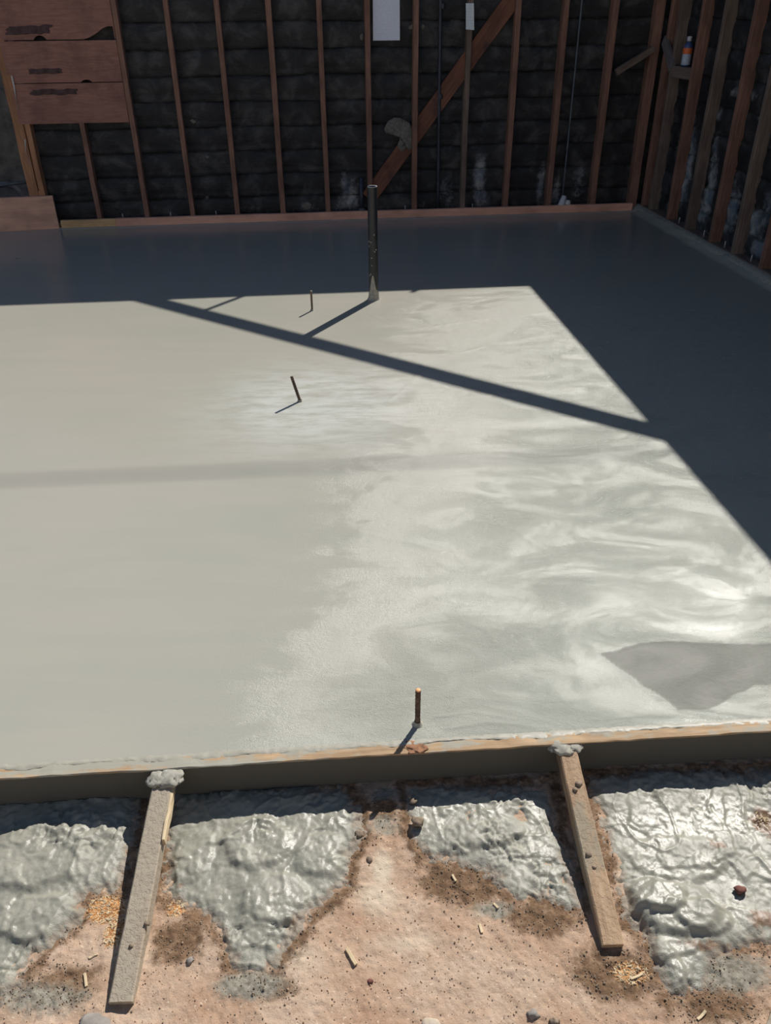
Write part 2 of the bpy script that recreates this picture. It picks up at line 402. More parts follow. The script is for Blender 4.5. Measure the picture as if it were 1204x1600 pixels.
for pts, hgt, wd in [([(500, 470), (560, 482), (620, 511)], .0012, .012), ([(600, 492), (700, 480), (760, 466), (850, 460)], .0014, .014), ([(620, 518), (740, 500), (900, 483), (1000, 470)], .0016, .014),
                     ([(560, 520), (640, 545)], .001, .012), ([(700, 556), (800, 530), (900, 520)], .0016, .014), ([(720, 620), (860, 610), (985, 600)], .0018, .014), ([(600, 632), (640, 600), (660, 580)], .0014, .012),
                     ([(640, 660), (720, 670), (770, 690)], .0016, .012), ([(430, 632), (470, 629), (500, 632)], .001, .010), ([(560, 830), (650, 850), (760, 880), (850, 870)], .0022, .010), ([(700, 810), (790, 820), (850, 860)], .0024, .010),
                     ([(870, 870), (850, 905), (790, 990), (770, 1010)], .0022, .008), ([(700, 960), (760, 985), (775, 1008), (840, 950), (900, 925), (1010, 900)], .0022, .009), ([(940, 1020), (1010, 1002), (1204, 1003)], .0028, .009),
                     ([(940, 1022), (990, 1065), (1050, 1105), (1110, 1110)], .0024, .008), ([(860, 800), (960, 812), (1100, 806)], .002, .012), ([(900, 905), (1000, 880), (1204, 885)], .0022, .010), ([(1050, 990), (1120, 975), (1200, 962)], .002, .008),
                     ([(1100, 850), (1122, 856), (1130, 848)], .003, .006), ([(680, 1120), (740, 1112), (800, 1122)], .002, .006), ([(700, 1138), (760, 1128), (830, 1134)], .002, .006), ([(930, 1125), (1010, 1118), (1090, 1120)], .002, .005), ([(140, 655), (230, 655)], .001, .008)]:
    ridge(pts, hgt, wd)
zz += .0002 * fbm(sx_ * 3 + 2 * fbm(sx_, sy_, 2, 51), sy_ * 14, 3, 52) * sstep(-.6, .6, sx_) * sstep(0, 1, edge)
me_faces = np.array([(j * nu + i, j * nu + i + 1, (j + 1) * nu + i + 1, (j + 1) * nu + i) for j in range(nv - 1) for i in range(nu - 1)])
sv = np.stack([sx_, sy_, zz], 1)
slab_me = mesh('slab', sv, me_faces, smooth=True)
dpoly = [G(*p) for p in [(940, 1022), (1000, 1003), (1300, 1003), (1300, 1075), (1180, 1070), (1150, 1085), (1110, 1108), (1060, 1108), (1000, 1070)]]
dd = sdpoly(sx_, sy_, dpoly) + .012 * fbm(sx_ * 14, sy_ * 22, 4, 20)
attr(slab_me, 'dry', sstep(-.004, .007, dd))
hx, hy = G(500, 630)[:2]
attr(slab_me, 'haze', np.clip(1.5 * np.exp(-(((sx_ - hx) / .42) ** 2 + ((sy_ - hy) / .42) ** 2)), 0, 1))
tx = sstep(-.95, .95, sx_ + .35 * (sy_ - 3.2) * .12 + .35 * fbm(sx_ * 1.2, sy_ * 1.2, 3, 30)) * sstep(6.4, 4.6, sy_)
tx = np.clip(tx + .45 * np.exp(-(((sx_ - .1) / .55) ** 2 + ((sy_ - 1.65) / .25) ** 2)), 0, 1)
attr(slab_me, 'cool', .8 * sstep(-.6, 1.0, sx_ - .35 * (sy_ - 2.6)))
sc_ = G(1090, 985); tx = tx * (1 - .50 * np.exp(-(((sx_ - sc_[0]) / .55) ** 2 + ((sy_ - sc_[1]) / .42) ** 2)) * sstep(-.7, .5, fbm(sx_ * 4, sy_ * 7, 4, 61)))
attr(slab_me, 'tex', tx * (1 - .3 * sstep(-.01, .02, dd)))
slab = link('floor', slab_me, M['slab']); tag(slab, 'freshly troweled wet grey concrete slab filling the old garage', kind='structure')

# ------------------------------------------------------------------ structure: ground in front of the form
gx = np.concatenate([np.concatenate([[-14, -9, -6], np.linspace(-3.5, -1.15, 30)[:-1]]), np.arange(-1.15, 1.15, .0034), np.linspace(1.15, 3.5, 30), [6, 9, 14]])
gy = np.concatenate([np.concatenate([[-7, -5, -3.2], np.linspace(-2.0, .74, 30)[:-1]]), np.arange(.74, 1.66, .0034)])
X, Y = np.meshgrid(gx, gy); X = X.ravel(); Y = Y.ravel()
def gpoly(pts, z=-.1): return [G(px, py, z) for px, py in pts]
SP = {
 'left': [(-400, 1215), (232, 1225), (222, 1300), (206, 1345), (192, 1392), (140, 1398), (134, 1430), (110, 1462), (84, 1490), (62, 1515), (45, 1545), (-20, 1580), (-400, 1600)],
 'mid': [(262, 1225), (545, 1225), (566, 1260), (570, 1310), (550, 1342), (553, 1385), (500, 1425), (468, 1480), (436, 1515), (380, 1535), (348, 1515), (334, 1470), (300, 1440), (268, 1428), (252, 1400), (250, 1320)],
 'mid2': [(632, 1225), (868, 1215), (885, 1300), (905, 1380), (915, 1425), (880, 1432), (845, 1410), (800, 1412), (760, 1372), (715, 1352), (655, 1345), (634, 1300)],
 'right': [(905, 1205), (1600, 1190), (1600, 1500), (1235, 1490), (1190, 1478), (1140, 1492), (1095, 1552), (1045, 1560), (1012, 1508), (1000, 1462), (968, 1432), (950, 1360), (925, 1290)],
}
def warp(a, b, s, k): return k * fbm(a * s, b * s, 4, 50), k * fbm(a * s, b * s, 4, 60)
w1, w2 = warp(X, Y, 12, .022)
w3, w4 = warp(X, Y, 60, .013)
SD = {k: sdpoly(X + w1 + w3, Y + w2 + w4, gpoly(p)) for k, p in SP.items()}
sdall = np.maximum.reduce(list(SD.values()))
Hd = -.103 + .007 * fbm(X * 3, Y * 3, 4, 70) + .0035 * fbm(X * 18, Y * 18, 4, 80) + .0022 * fbm(X * 90, Y * 90, 3, 85)
damp = np.clip(1 - np.abs(sdall) / .042, 0, 1)
def blob(px, py, rx, ry, z=-.1):
    c = G(px, py, z); return np.exp(-(((X - c[0]) / rx) ** 2 + ((Y - c[1]) / ry) ** 2))
dampA = np.maximum.reduce([.75 * sstep(.0, 1, damp), 1.1 * blob(280, 1470, .07, .06), 1.3 * blob(720, 1380, .10, .06), 1.1 * blob(850, 1430, .11, .05),
                           1.2 * blob(960, 1520, .10, .06), 1.0 * blob(1120, 1570, .12, .05), 1.2 * blob(600, 1265, .04, .05), 1.0 * blob(100, 1540, .08, .06),
                           1.1 * blob(1190, 1290, .05, .06), .8 * blob(400, 1445, .05, .05), .9 * blob(430, 1545, .07, .03)])
cemA = np.maximum.reduce([.75 * blob(600, 1290, .06, .05), 1.1 * blob(390, 1540, .09, .035), .8 * blob(60, 1560, .16, .05), .8 * blob(770, 1420, .07, .03), .9 * blob(600, 1240, .05, .03), 1.0 * blob(1140, 1520, .12, .05)])
pale = np.maximum.reduce([1.0 * blob(597, 1355, .028, .055), .8 * blob(590, 1400, .06, .05), .5 * blob(640, 1470, .12, .03), .5 * blob(480, 1500, .05, .04)])
chip = np.maximum.reduce([1.2 * blob(165, 1420, .045, .035), 1.0 * blob(180, 1455, .03, .04), .75 * blob(275, 1420, .03, .03), .8 * blob(985, 1520, .05, .03), .85 * blob(1190, 1280, .025, .03)])
Hd = Hd + .004 * dampA * fbm(X * 60, Y * 60, 4, 90) + .010 * np.clip(1 - sdall / -.05, 0, 1) * (sdall < 0) * .3
nxg, nyg = len(gx), len(gy)
jj, ii = np.meshgrid(np.arange(nyg - 1), np.arange(nxg - 1), indexing='ij'); jj = jj.ravel(); ii = ii.ravel()
Q = np.stack([jj * nxg + ii, jj * nxg + ii + 1, (jj + 1) * nxg + ii + 1, (jj + 1) * nxg + ii], 1)
gm = mesh('ground', np.stack([X, Y, Hd], 1), Q, smooth=True)
for k, v in (('damp', dampA), ('cement', cemA), ('pale', pale), ('chips', chip)): attr(gm, k, v)
ground = link('ground', gm, M['dirt']); tag(ground, 'dusty tan dirt with damp brown patches in front of the slab', kind='structure')

# wet concrete that slopped over the form, one mesh for each bay between kickers
rid = lambda s, sd: 1 - np.abs(fbm(X * s + w1 * 30, Y * s + w2 * 30, 4, sd))
flat = sstep(.25, .7, vn(X * 7 + 3, Y * 7, 5) * .5 + .5)
near_edge = np.clip(1 - sdall / .06, 0, 1)
rough_zone = np.clip(.15 + .85 * np.maximum(near_edge, sstep(.5, .75, vn(X * 8 + 3, Y * 8, 5) * .5 + .5)) * sstep(-.4, .3, vn(X * 20, Y * 20, 6)), 0, 1)
flat = 1 - rough_zone
u1 = X + .05 * fbm(X * 5, Y * 5, 3, 201); v1 = Y + .05 * fbm(X * 5, Y * 5, 3, 202)
crest = lambda s, sd, p: (1 - np.abs(fbm(u1 * s, v1 * s * .7, 3, sd))) ** p
step_ = lambda s, sd: sstep(-.04, .05, fbm(u1 * s, v1 * s, 3, sd))       # overlapping lobes with a soft lip
fold = .0050 * fbm(X * 4, Y * 4, 2, 121) + .0035 * step_(8, 205) + .0030 * step_(14, 206) * rough_zone + .0035 * crest(9, 101, 22) \
     + .0040 * crest(20, 111, 14) * rough_zone - .0075 * crest(13, 115, 22) * rough_zone - .0060 * crest(27, 117, 16) * rough_zone + .0060 * fbm(X * 60, Y * 60, 4, 131) * rough_zone ** 1.5
def dome(px, py, rx, ry, hgt, p=2.0):
    c = G(px, py, -.08); d = np.hypot((X - c[0]) / rx, (Y - c[1]) / ry) + .18 * fbm(X * 16, Y * 16, 3, 141)
    return hgt * sstep(1.0, .72, d)
domes = dome(1022, 1395, .075, .055, .014) + dome(1050, 1415, .11, .075, .012) + dome(1100, 1430, .07, .045, .008) + dome(1060, 1335, .14, .07, .005) \
      + dome(400, 1310, .10, .08, .008) + dome(300, 1330, .06, .08, .006) + dome(60, 1330, .14, .10, .010) + dome(760, 1290, .09, .06, .006) + dome(430, 1400, .09, .07, .008) \
      + dome(50, 1430, .12, .06, .006) + dome(1040, 1510, .05, .07, .007) + dome(500, 1330, .07, .07, .007)
LBL = {'left': ('grey wet concrete spill left of the left wooden kicker', 'spill'),
       'mid': ('glossy grey concrete spill just right of the left wooden kicker', 'spill'),
       'mid2': ('pebbly grey concrete spill just left of the right wooden kicker', 'spill'),
       'right': ('shiny rippled concrete spill with a swirled dollop, right of the right kicker', 'spill')}
for k in SP:
    sd = SD[k]
    th_ = sstep(-.004, .06, sd) * .0075 + sstep(.0, .05, sd) * domes + sstep(-.004, .03, sd) * fold + .0034 * fbm(X * 110, Y * 130, 3, 210) * np.clip(1 - sd / .05, 0, 1) - .0022
    keep = (sd > -.006) & (Y < front_out(X) + .001)
    fk = keep[Q].all(1)
    q = Q[fk]; used = np.unique(q); mp = -np.ones(len(X), int); mp[used] = np.arange(len(used))
    vv = np.stack([X[used], Y[used], (Hd + th_)[used]], 1)
    c0 = np.array([vv[:, 0].mean(), vv[:, 1].mean(), -.1])
    sm = mesh('concrete_spill', vv, mp[q], smooth=True)
    attr(sm, 'thin', np.clip(1 - sd[used] / .055, 0, 1) * .85 + .25 * (1 - flat[used]))
    attr(sm, 'soil', np.maximum.reduce([1.1 * blob(1195, 1285, .045, .045), .7 * blob(1120, 1325, .03, .02), .6 * blob(1160, 1400, .03, .02), .8 * blob(1190, 1440, .05, .03), .7 * blob(1100, 1480, .08, .02), .6 * blob(770, 1390, .06, .02),
        .6 * blob(680, 1335, .04, .02), .55 * blob(100, 1500, .08, .04), .5 * blob(190, 1385, .03, .02), .5 * blob(470, 1440, .06, .03), .5 * blob(280, 1400, .03, .05)])[used])
    o = link('concrete_spill', sm, M['spill']); tag(o, *LBL[k], group='slopped concrete spills')
def ground_z(x, y):
    i = int(np.argmin(np.abs(gx - x))); j = int(np.argmin(np.abs(gy - y))); q = j * nxg + i
    s = sdall[q]; return float(Hd[q] + (.012 if s > .02 else 0))

# ------------------------------------------------------------------ front form board
fp0 = np.array([-2.6, front_out(-2.6), 0]) + fnrm * .019; fp1 = np.array([2.9, front_out(2.9), 0]) + fnrm * .019
fo = board('form_board', fp0 + [0, 0, -.052], fp1 + [0, 0, -.052], (0, 0, 1), .106, .038, M['form'], seg=160, jit=.0014, ch=.002)
tag(fo, 'cement-smeared timber form board along the near edge of the slab', 'board')
# slurry lip smeared over the inner edge of the form
n = 500; xs2 = np.linspace(-1.4, 1.5, n); vs = []; fs = []
for i, x in enumerate(xs2):
    wv = .003 + .014 * (fbm(np.array([x * 9.]), np.array([2.]), 4, 150)[0] + .5)
    for k, (dy, dz) in enumerate([(.050, -.0015), (.041, .0012), (.038 - wv * .5, .0022), (.038 - wv, .0008)]):
        vs.append((x, front_out(x) + dy, dz + .0012 * float(vn(x * 120, k * 3.3, 7))))
for i in range(n - 1):
    for k in range(3): fs.append((i * 4 + k, i * 4 + k + 1, (i + 1) * 4 + k + 1, (i + 1) * 4 + k))
o = link('slurry_lip', mesh('slurry_lip', vs, fs, True), M['lip']); o.parent = fo; o.matrix_basis = fo.matrix_basis.inverted()
cr = G(650, 1166); o = lump('rust_stain', (cr[0], cr[1] - .004, .0012), .024, M['rust'], fo, 3, (1.1, .8, .022), .8, 77); tag(o, 'orange rust stain')
# ------------------------------------------------------------------ kickers
def kicker(pa, pb, wd, mat, label, za=-.004):
    zb = ground_z(pb[0], pb[1]) + .012
    a = np.array([pa[0], pa[1], za - .022]); b = np.array([pb[0], pb[1], zb - .016])
    d = (b - a) / np.linalg.norm(b - a); w_ = np.cross(d, [0, 0, 1])
    o = board('kicker_brace', a, b, w_, wd, .044, mat, seg=14, jit=.0007, ch=.003)
    tag(o, label, 'brace', 'timber kickers bracing the near form'); return o
ka = G(254, 1208, -.004); kb = G(188, 1562, -.085)
k1 = kicker((ka[0] + .004, front_out(ka[0]) - .003), kb, .050, M['kicker'], 'mud-caked grey timber kicker with a split edge, the left of the two')
kc = G(884, 1160, -.004); kd = G(957, 1474, -.085)
k2 = kicker((kc[0], front_out(kc[0]) - .003), kd, .047, M['kicker_tan'], 'brown timber kicker with concrete on its top end, the right of the two')
for kk, (px, py), sd_ in ((k1, (262, 1208), 1), (k2, (884, 1160), 5)):
    c = G(px, py, .0)
    for j in range(6):
        lump('concrete_smear', (c[0] + (-.024, -.012, 0, .012, .024, .004)[j], c[1] + random.uniform(-.016, .008), -.006 + random.uniform(-.003, .001)), random.uniform(.015, .022), M['conc_smear'], kk, 3, (1.25, 1.25, .40), .45, sd_ + j)
# tan sapwood strip on the left kicker's side
sa, sb = G(268, 1232, -.02), G(252, 1312, -.03)
o = board('split_edge', (sa[0] + .004, sa[1], -.026), (sb[0] + .004, sb[1], -.040), (1, 0, 0), .008, .026, M['scrap'], k1, seg=6, jit=.0015, ch=.002); tag(o, 'pale split edge strip')
for j, (px, py, r) in enumerate([(921, 1326, .008), (903, 1228, .010), (897, 1236, .008), (930, 1345, .006), (226, 1430, .007), (200, 1462, .006)]):
    kx = k2 if px > 600 else k1
    # a crumb on top of the sloping kicker
    A = kx.matrix_world.translation; Zv = (kx.matrix_world.to_3x3() @ Vector((0, 0, 1)))
    c = G(px, py, -.03); t_ = (c[1] - A.y) / Zv.y; zt = A.z + Zv.z * t_ + .023
    lump('mud_crumb', (c[0], c[1], zt), r, M['clod'], kx, 1, (1, 1, .5), .5, 40 + j)

# ------------------------------------------------------------------ pipes and rebar standing in the slab
pb_ = G(584, 467); pt_h = .697
pipe = empty('drain_pipe', (pb_[0], pb_[1], 0)); tag(pipe, 'tall black plastic drain pipe standing in the slab', 'pipe')
R = .0305
lathe('pipe_body', [(R * 1.0, -.08), (R, 0), (R, .2), (R, .4), (R, pt_h - .004)], M['abs'], pipe, 32, (pb_[0], pb_[1], 0), close=False)
lathe('pipe_bore', [(R - .006, pt_h - .2), (R - .006, pt_h - .003)], M['abs'], pipe, 32, (pb_[0], pb_[1], 0), close=False)
o = lathe('pipe_rim', [(R, pt_h - .004), (R + .0005, pt_h), (R - .007, pt_h), (R - .0062, pt_h - .004)], M['abs_rim'], pipe, 32, (pb_[0], pb_[1], 0), close=False); tag(o, 'pale cut rim')
# splashes of concrete climbing the pipe foot
bmv = []; bf = []; nn = 40; hh = 22
for i in range(hh + 1):
    for k in range(nn):
        a = 2 * math.pi * k / nn; top = .055 + .10 * max(0, math.cos(a + 1.75)) ** 6 + .02 * float(vn(k * .6, 3, 3))
        z = top * i / hh; bmv.append(((R + .0022 + .014 * math.exp(-z / .014)) * math.cos(a), (R + .0022 + .014 * math.exp(-z / .014)) * math.sin(a), z - .003))
for i in range(hh):
    for k in range(nn): bf.append((i * nn + k, i * nn + (k + 1) % nn, (i + 1) * nn + (k + 1) % nn, (i + 1) * nn + k))
o = link('concrete_collar', mesh('concrete_collar', bmv, bf, True), M['conc_smear']); o.parent = pipe; tag(o, 'grey concrete splash round the pipe foot')
for j in range(10):
    a = random.uniform(3.6, 5.6); z = random.uniform(.12, .42)
    lump('concrete_speck', (pb_[0] + R * math.cos(a), pb_[1] + R * math.sin(a), z), .0045, M['conc_smear'], pipe, 1, (1, 1, 1.3), .4, 60 + j)

def rebar(px, py, h, r, lean, mat, endm, name, label):
    b = G(px, py); e = empty(name, (b[0], b[1], 0)); tag(e, label, 'rebar')
    pts = []; rs = []; n_ = int(h / .006)
    for i in range(-6, n_ + 1):
        z = h * i / n_; pts.append((b[0] + lean[0] * z / h, b[1] + lean[1] * z / h, z)); rs.append(r * (1.10 if i % 2 else .94))
    tube('bar', pts, rs, mat, e, 10, .05)
    ax = Vector(pts[-1]) - Vector(pts[-2])
    o = lathe('cut_end', [(r * .98, -.001), (r * .98, .001), (r * .6, .0022), (0.0001, .0024)], endm, e, 12, pts[-1], ax, .04); tag(o, 'bright cut end' if endm is M['rust_cut'] else 'pale cut end')
    lathe('concrete_collar', [(r * 2.2, -.002), (r * 1.6, .003), (r * 1.15, .010)], M['conc_smear'], e, 12, (b[0], b[1], 0), (0, 0, 1), .12, close=False)
    return e
rebar(487.5, 485, .1235, .0066, (0, 0), M['rebar_dusty'], M['copper'], 'rebar_stub', 'thin straight dusty stub in the slab, just left of the black pipe')
rebar(468.5, 627, .128, .0072, (-.032, .0), M['rebar'], M['rebar'], 'rebar_stub', 'leaning dark stub in the middle of the slab, in a pale hazy patch')
rebar(652, 1131, .1235, .0072, (.0, .0), M['rebar'], M['rust_cut'], 'rebar_stub', 'rusty stub with bright orange cut end beside the near form board')
t_ = G(470, 627); t2 = G(497, 631)
# ------------------------------------------------------------------ back wall
WB = empty('wall_back', (2.3, back_y(2.3), 0)); tag(WB, 'dark back wall of open studs over black building paper', kind='structure')
WR = empty('wall_right', (2.36, 7.87, 0)); tag(WR, 'stained right wall of open studs over black paper and boards', kind='structure')
HT = 2.356
def bp(x, z, t=0): return np.array([x, back_y(x), z]) - bnrm * t    # t = depth behind the stud faces
def rp(y, z, t=0): return np.array([right_x(y), y, z]) - rnrm * t
def sheath(name, pf, a0, a1, z0, z1, t, blobs, parent, nrm, seed, step=.028):
    """one papered board course: a gently bulging strip, thick, with a lap at its lower edge"""
    na = int(abs(a1 - a0) / step); nb = 7; vs = []; st = []
    A = np.linspace(a0, a1, na + 1)
    for i, a in enumerate(A):
        for j in range(nb + 1):
            f = j / nb; z = z0 + (z1 - z0) * f
            z += (1 - f) * .012 * float(vn(a * 2.6, z0 * 40, 33)) + f * .012 * float(vn(a * 2.6, (z1 + .004) * 40, 33)) if 0.01 < z0 and z1 < HT - .05 else 0
            bul = .016 * math.sin(math.pi * min(1, (1 - f) * 1.15)) ** .8 if j not in (0,) else .013
            nz = .007 * float(vn(a * 5.5, z * 9, seed)) + .003 * float(vn(a * 17, z * 21, seed + 2))
            p = pf(a, z, t - bul - nz); vs.append(p)
            s = 0
            for (bx, bz, rx, rz, k) in blobs: s = max(s, k * math.exp(-(((a - bx) / rx) ** 2 + ((z - bz) / rz) ** 2)))
            st.append(s)
    nfr = len(vs)
    for i, a in enumerate(A):
        for j in (0, nb): vs.append(pf(a, z0 + (z1 - z0) * (j / nb), t + .02)); st.append(0)
    fs = []
    w_ = nb + 1
    for i in range(na):
        for j in range(nb): fs.append((i * w_ + j, (i + 1) * w_ + j, (i + 1) * w_ + j + 1, i * w_ + j + 1))
        q = nfr + i * 2
        fs.append((i * w_, q, q + 2, (i + 1) * w_)); fs.append((i * w_ + nb, (i + 1) * w_ + nb, q + 3, q + 1)); fs.append((q, q + 1, q + 3, q + 2))
    c = pf(a0, z0, t); vs = [v - c for v in vs]
    me = mesh(name, vs, fs, True); attr(me, 'stain', st)
    o = link(name, me, M['tar'], None); o.parent = parent; o.matrix_basis = parent.matrix_basis.inverted() @ Matrix.Translation(Vector(c))
    return o
def bxz(px, py, t=.09):
    p = onp(px, py, bp(0, 0, t), bnrm); return p[0], p[2]
bl = []
for px, py, rx, rz, k in [(548, 305, .12, .22, .75), (540, 320, .2, .10, .6), (750, 275, .07, .26, .95), (752, 310, .10, .12, .8), (700, 300, .10, .22, .55), (655, 320, .2, .08, .45), (905, 280, .10, .26, .6), (845, 290, .05, .25, .8),
                          (480, 322, .10, .05, .8), (310, 190, .03, .02, 1.0), (320, 245, .10, .03, .5), (325, 308, .02, .03, 1.0), (860, 318, .1, .08, .6), (250, 290, .10, .02, .5), (390, 325, .15, .03, .5), (420, 205, .08, .03, .4), (905, 130, .1, .05, .35), (600, 325, 2.6, .055, .42), (690, 295, .06, .16, .6), (870, 300, .05, .2, .8), (540, 285, .05, .12, .8)]:
    x, z = bxz(px, py); bl.append((x, z, rx, rz, k))
ZC = [0.0] + [.20 + .19 * i for i in range(12)]
for i in range(len(ZC) - 1):
    sheath('sheathing_board', bp, -2.90, 2.42, ZC[i] - .002, min(ZC[i + 1], HT) + .002, .095, bl, WB, bnrm, 200 + i)
# plates and studs
board('bottom_plate', bp(-2.9, .022, .047), bp(2.36, .022, .047), (0, 0, 1), .04, .089, M['stud_grey'], WB, seg=12)
board('top_plate', bp(-6.0, HT - .02, .06), bp(2.44, HT - .02, .06), (0, 0, 1), .04, .12, M['stud'], WB, seg=12)
board('top_plate', bp(-6.0, HT - .062, .047), bp(2.44, HT - .062, .047), (0, 0, 1), .04, .089, M['stud'], WB, seg=12)
studs = [(-2.068, .042, 'stud'), (-1.675, .040, 'stud'), (-1.284, .042, 'stud'), (-.884, .046, 'stud'), (-.486, .042, 'stud'), (-.106, .044, 'stud'), (.288, .044, 'stud'), (.725, .044, 'stud_grey'), (1.120, .046, 'stud'), (1.512, .048, 'stud'), (1.925, .052, 'stud')]
for x, wd, m in studs:
    board('stud', bp(x, .043, .0445), bp(x, HT - .083, .0445), bdir, wd, .089, M[m], WB, seg=7, jit=.0022)
board('cripple_stud', bp(-2.477, .043, .0445), bp(-2.475, .835, .0445), bdir, .040, .089, M['stud'], WB, seg=5, jit=.002)
board('corner_stud', bp(2.30, .043, .0445), bp(2.30, HT - .083, .0445), bdir, .075, .089, M['stud'], WB, seg=7, jit=.002)
# outer siding sheet closing the gaps between the courses
board('siding', bp(-2.9, HT / 2 - .0, .135), bp(2.5, HT / 2, .135), (0, 0, 1), HT - .04, .02, M['stud_grey'], WB, seg=2, jit=0)
# header boards over the low opening at the left, with broken notches
def notched(name, x0, x1, z0, z1, notches, t0=-.001, th=.026):
    """plank as an outline with bites taken out of its lower edge"""
    low = [(x0, z0)]
    for (nx0, nx1, dz, sh) in notches:
        for k in range(7):
            f = k / 6; low.append((nx0 + (nx1 - nx0) * f, z0 + dz * (math.sin(math.pi * f) ** .6 if sh == 0 else min(1, f * 1.35) ** 1.5 if f < .999 else 1.0)))
        if sh: low.append((nx1 + .001, z0))
    low.append((x1, z0)); pts = low + [(x1, z1), (x0, z1)]
    vs = [bp(x, z, t0) for x, z in pts] + [bp(x, z, t0 + th) for x, z in pts]; n_ = len(pts)
    c = bp(x0, z0, t0); vs = [v - c for v in vs]
    from mathutils.geometry import tessellate_polygon
    tr = tessellate_polygon([[Vector((p[0], p[1], 0)) for p in pts]])
    fs = [tuple(t_) for t_ in tr] + [tuple(n_ + q for q in t_[::-1]) for t_ in tr] + [(k, (k + 1) % n_, n_ + (k + 1) % n_, n_ + k) for k in range(n_)]
    me = mesh(name, vs, fs)
    o = link(name, me, M['plankh']); o.parent = WB; o.matrix_basis = WB.matrix_basis.inverted() @ Matrix.Translation(Vector(c)); return o
def plank_mat():
    t = NT('reddish_header_plank'); g = t.noise(t.coord((.08, 1, 1)), 70, 5, .6, .5); h = t.noise(t.coord(), 6, 5, .6)
    c = t.ramp(g, [(.3, (.27, .125, .095)), (.7, (.40, .20, .15))])
    c = t.mix(t.rampf(h, .4, .7, 0, .6), c, (.17, .085, .07))
    return t.out(c, .85, g, .5, .003)
M['plankh'] = plank_mat()
notched('header_plank', -2.97, -2.092, .826, 1.118, [])
notched('header_plank', -2.98, -2.092, 1.124, 1.414, [(-2.42, -2.33, .018, 0)])
notched('header_plank', -3.00, -2.092, 1.422, 1.74, [(-2.72, -2.62, .03, 0), (-2.34, -2.10, .085, 1)])
notched('header_plank', -3.00, -2.092, 1.746, 2.05, [])
notched('header_plank', -3.00, -2.092, 2.056, 2.26, [])
# dark bituminous smears on the header planks (thin coats of their own)
def smear(x0, x1, z0, z1, mat, parent, pf, t=-.003, th=.002, seed=0, name='tar_smear'):
    na, nb = 26, 8; vs = []; fs = []
    for i in range(na + 1):
        for j in range(nb + 1):
            f, g_ = i / na, j / nb
            x = x0 + (x1 - x0) * f; z = z0 + (z1 - z0) * g_
            x += (.12 * (x1 - x0)) * (float(vn(g_ * 5, seed, seed)) if i in (0, na) else 0); z += .18 * (z1 - z0) * (float(vn(f * 9, seed + 3, seed)) if j in (0, nb) else 0)
            vs.append(pf(x, z, t - th * (1 if 0 < i < na and 0 < j < nb else 0)))
    for i in range(na):
        for j in range(nb): q = i * (nb + 1) + j; fs.append((q, q + nb + 1, q + nb + 2, q + 1))
    c = pf(x0, z0, t); o = link(name, mesh(name, [v - c for v in vs], fs, True), mat); o.parent = parent
    o.matrix_basis = parent.matrix_basis.inverted() @ Matrix.Translation(Vector(c)); return o
M['tarsmear'] = simple('faded_tar_smear', (.085, .05, .048), .9, .35, 30, .3)
def bx0(px, py, t=-.002): p = onp(px, py, bp(0, 0, t), bnrm); return p[0], p[2]
for (a, b, c_, d) in [((14, 54), (78, 40), 0, 1), ((45, 116), (95, 107), 0, 2), ((52, 149), (121, 139), 0, 3)]:
    x0, z0 = bx0(*a); x1, z1 = bx0(*b); smear(x0, x1, min(z0, z1), max(z0, z1), M['tarsmear'], WB, bp, seed=d)
# door posts
board('door_post', bp(-2.983, -.02, .045), bp(-2.983, HT - .083, .045), bdir, .080, .089, M['post'], WB, seg=8, jit=.003)
board('door_trimmer', bp(-2.912, .0, .045), bp(-2.912, .826, .045), bdir, .045, .095, M['post'], WB, seg=6, jit=.002)
# let-in diagonal brace, seen between the studs
p0b = onp(588, 292, bp(0, 0, .05), bnrm); p1b = onp(800, 0, bp(0, 0, .05), bnrm)
dirb = (p1b - p0b) / np.linalg.norm(p1b - p0b)
board('diagonal_brace', p0b - dirb * .12, p1b + dirb * .55, np.cross(dirb, bnrm), .135, .022, M['plank'], WB, seg=8, jit=.001)
# short corner brace between the last stud and the corner, and grey block beyond
s0 = onp(962, 113, bp(0, 0, -.01), bnrm); s1 = onp(1021, 76, bp(0, 0, -.01), bnrm)
board('short_brace', s0, s1, (0, 0, 1), .05, .045, M['stud_grey'], WB, seg=3, jit=.001)
# torn insulation patch over the brace
def flatpatch(name, pts, pf, t, th, mat, parent, bulge=.02, seed=0):
    n_ = len(pts); P = np.array(pts); cx, cz = P.mean(0); rings = 5; vs = []; fs = []
    for r_ in range(rings + 1):
        f = r_ / rings
        for x, z in pts:
            xx = cx + (x - cx) * f; z2 = cz + (z - cz) * f
            vs.append(pf(xx, z2, t - th - bulge * (1 - f) * (.6 + .8 * float(vn(xx * 30, z2 * 30, seed)))))
    for x, z in pts: vs.append(pf(x, z, t + .002))
    for r_ in range(rings + 1):
        for k in range(n_): q = r_ * n_ + k; q2 = r_ * n_ + (k + 1) % n_; fs.append((q, q2, q2 + n_, q + n_))
    c = pf(cx, cz, t); o = link(name, mesh(name, [v - c for v in vs], fs, True), mat); o.parent = parent
    if parent is not None: o.matrix_basis = parent.matrix_basis.inverted() @ Matrix.Translation(Vector(c))
    return o
tp = [(600, 202), (606, 190), (615, 184), (625, 184), (640, 192), (645, 205), (645, 222), (643, 233), (639, 236), (637, 232), (630, 236), (627, 236), (622, 231), (622, 224), (624, 220), (625, 209), (612, 210), (603, 208)]
o = flatpatch('torn_patch', [bx0(a, b, .03) for a, b in tp], bp, .034, .004, M['plaster'], WB, .012, 3); tag(o, 'torn grey-beige paper patch')
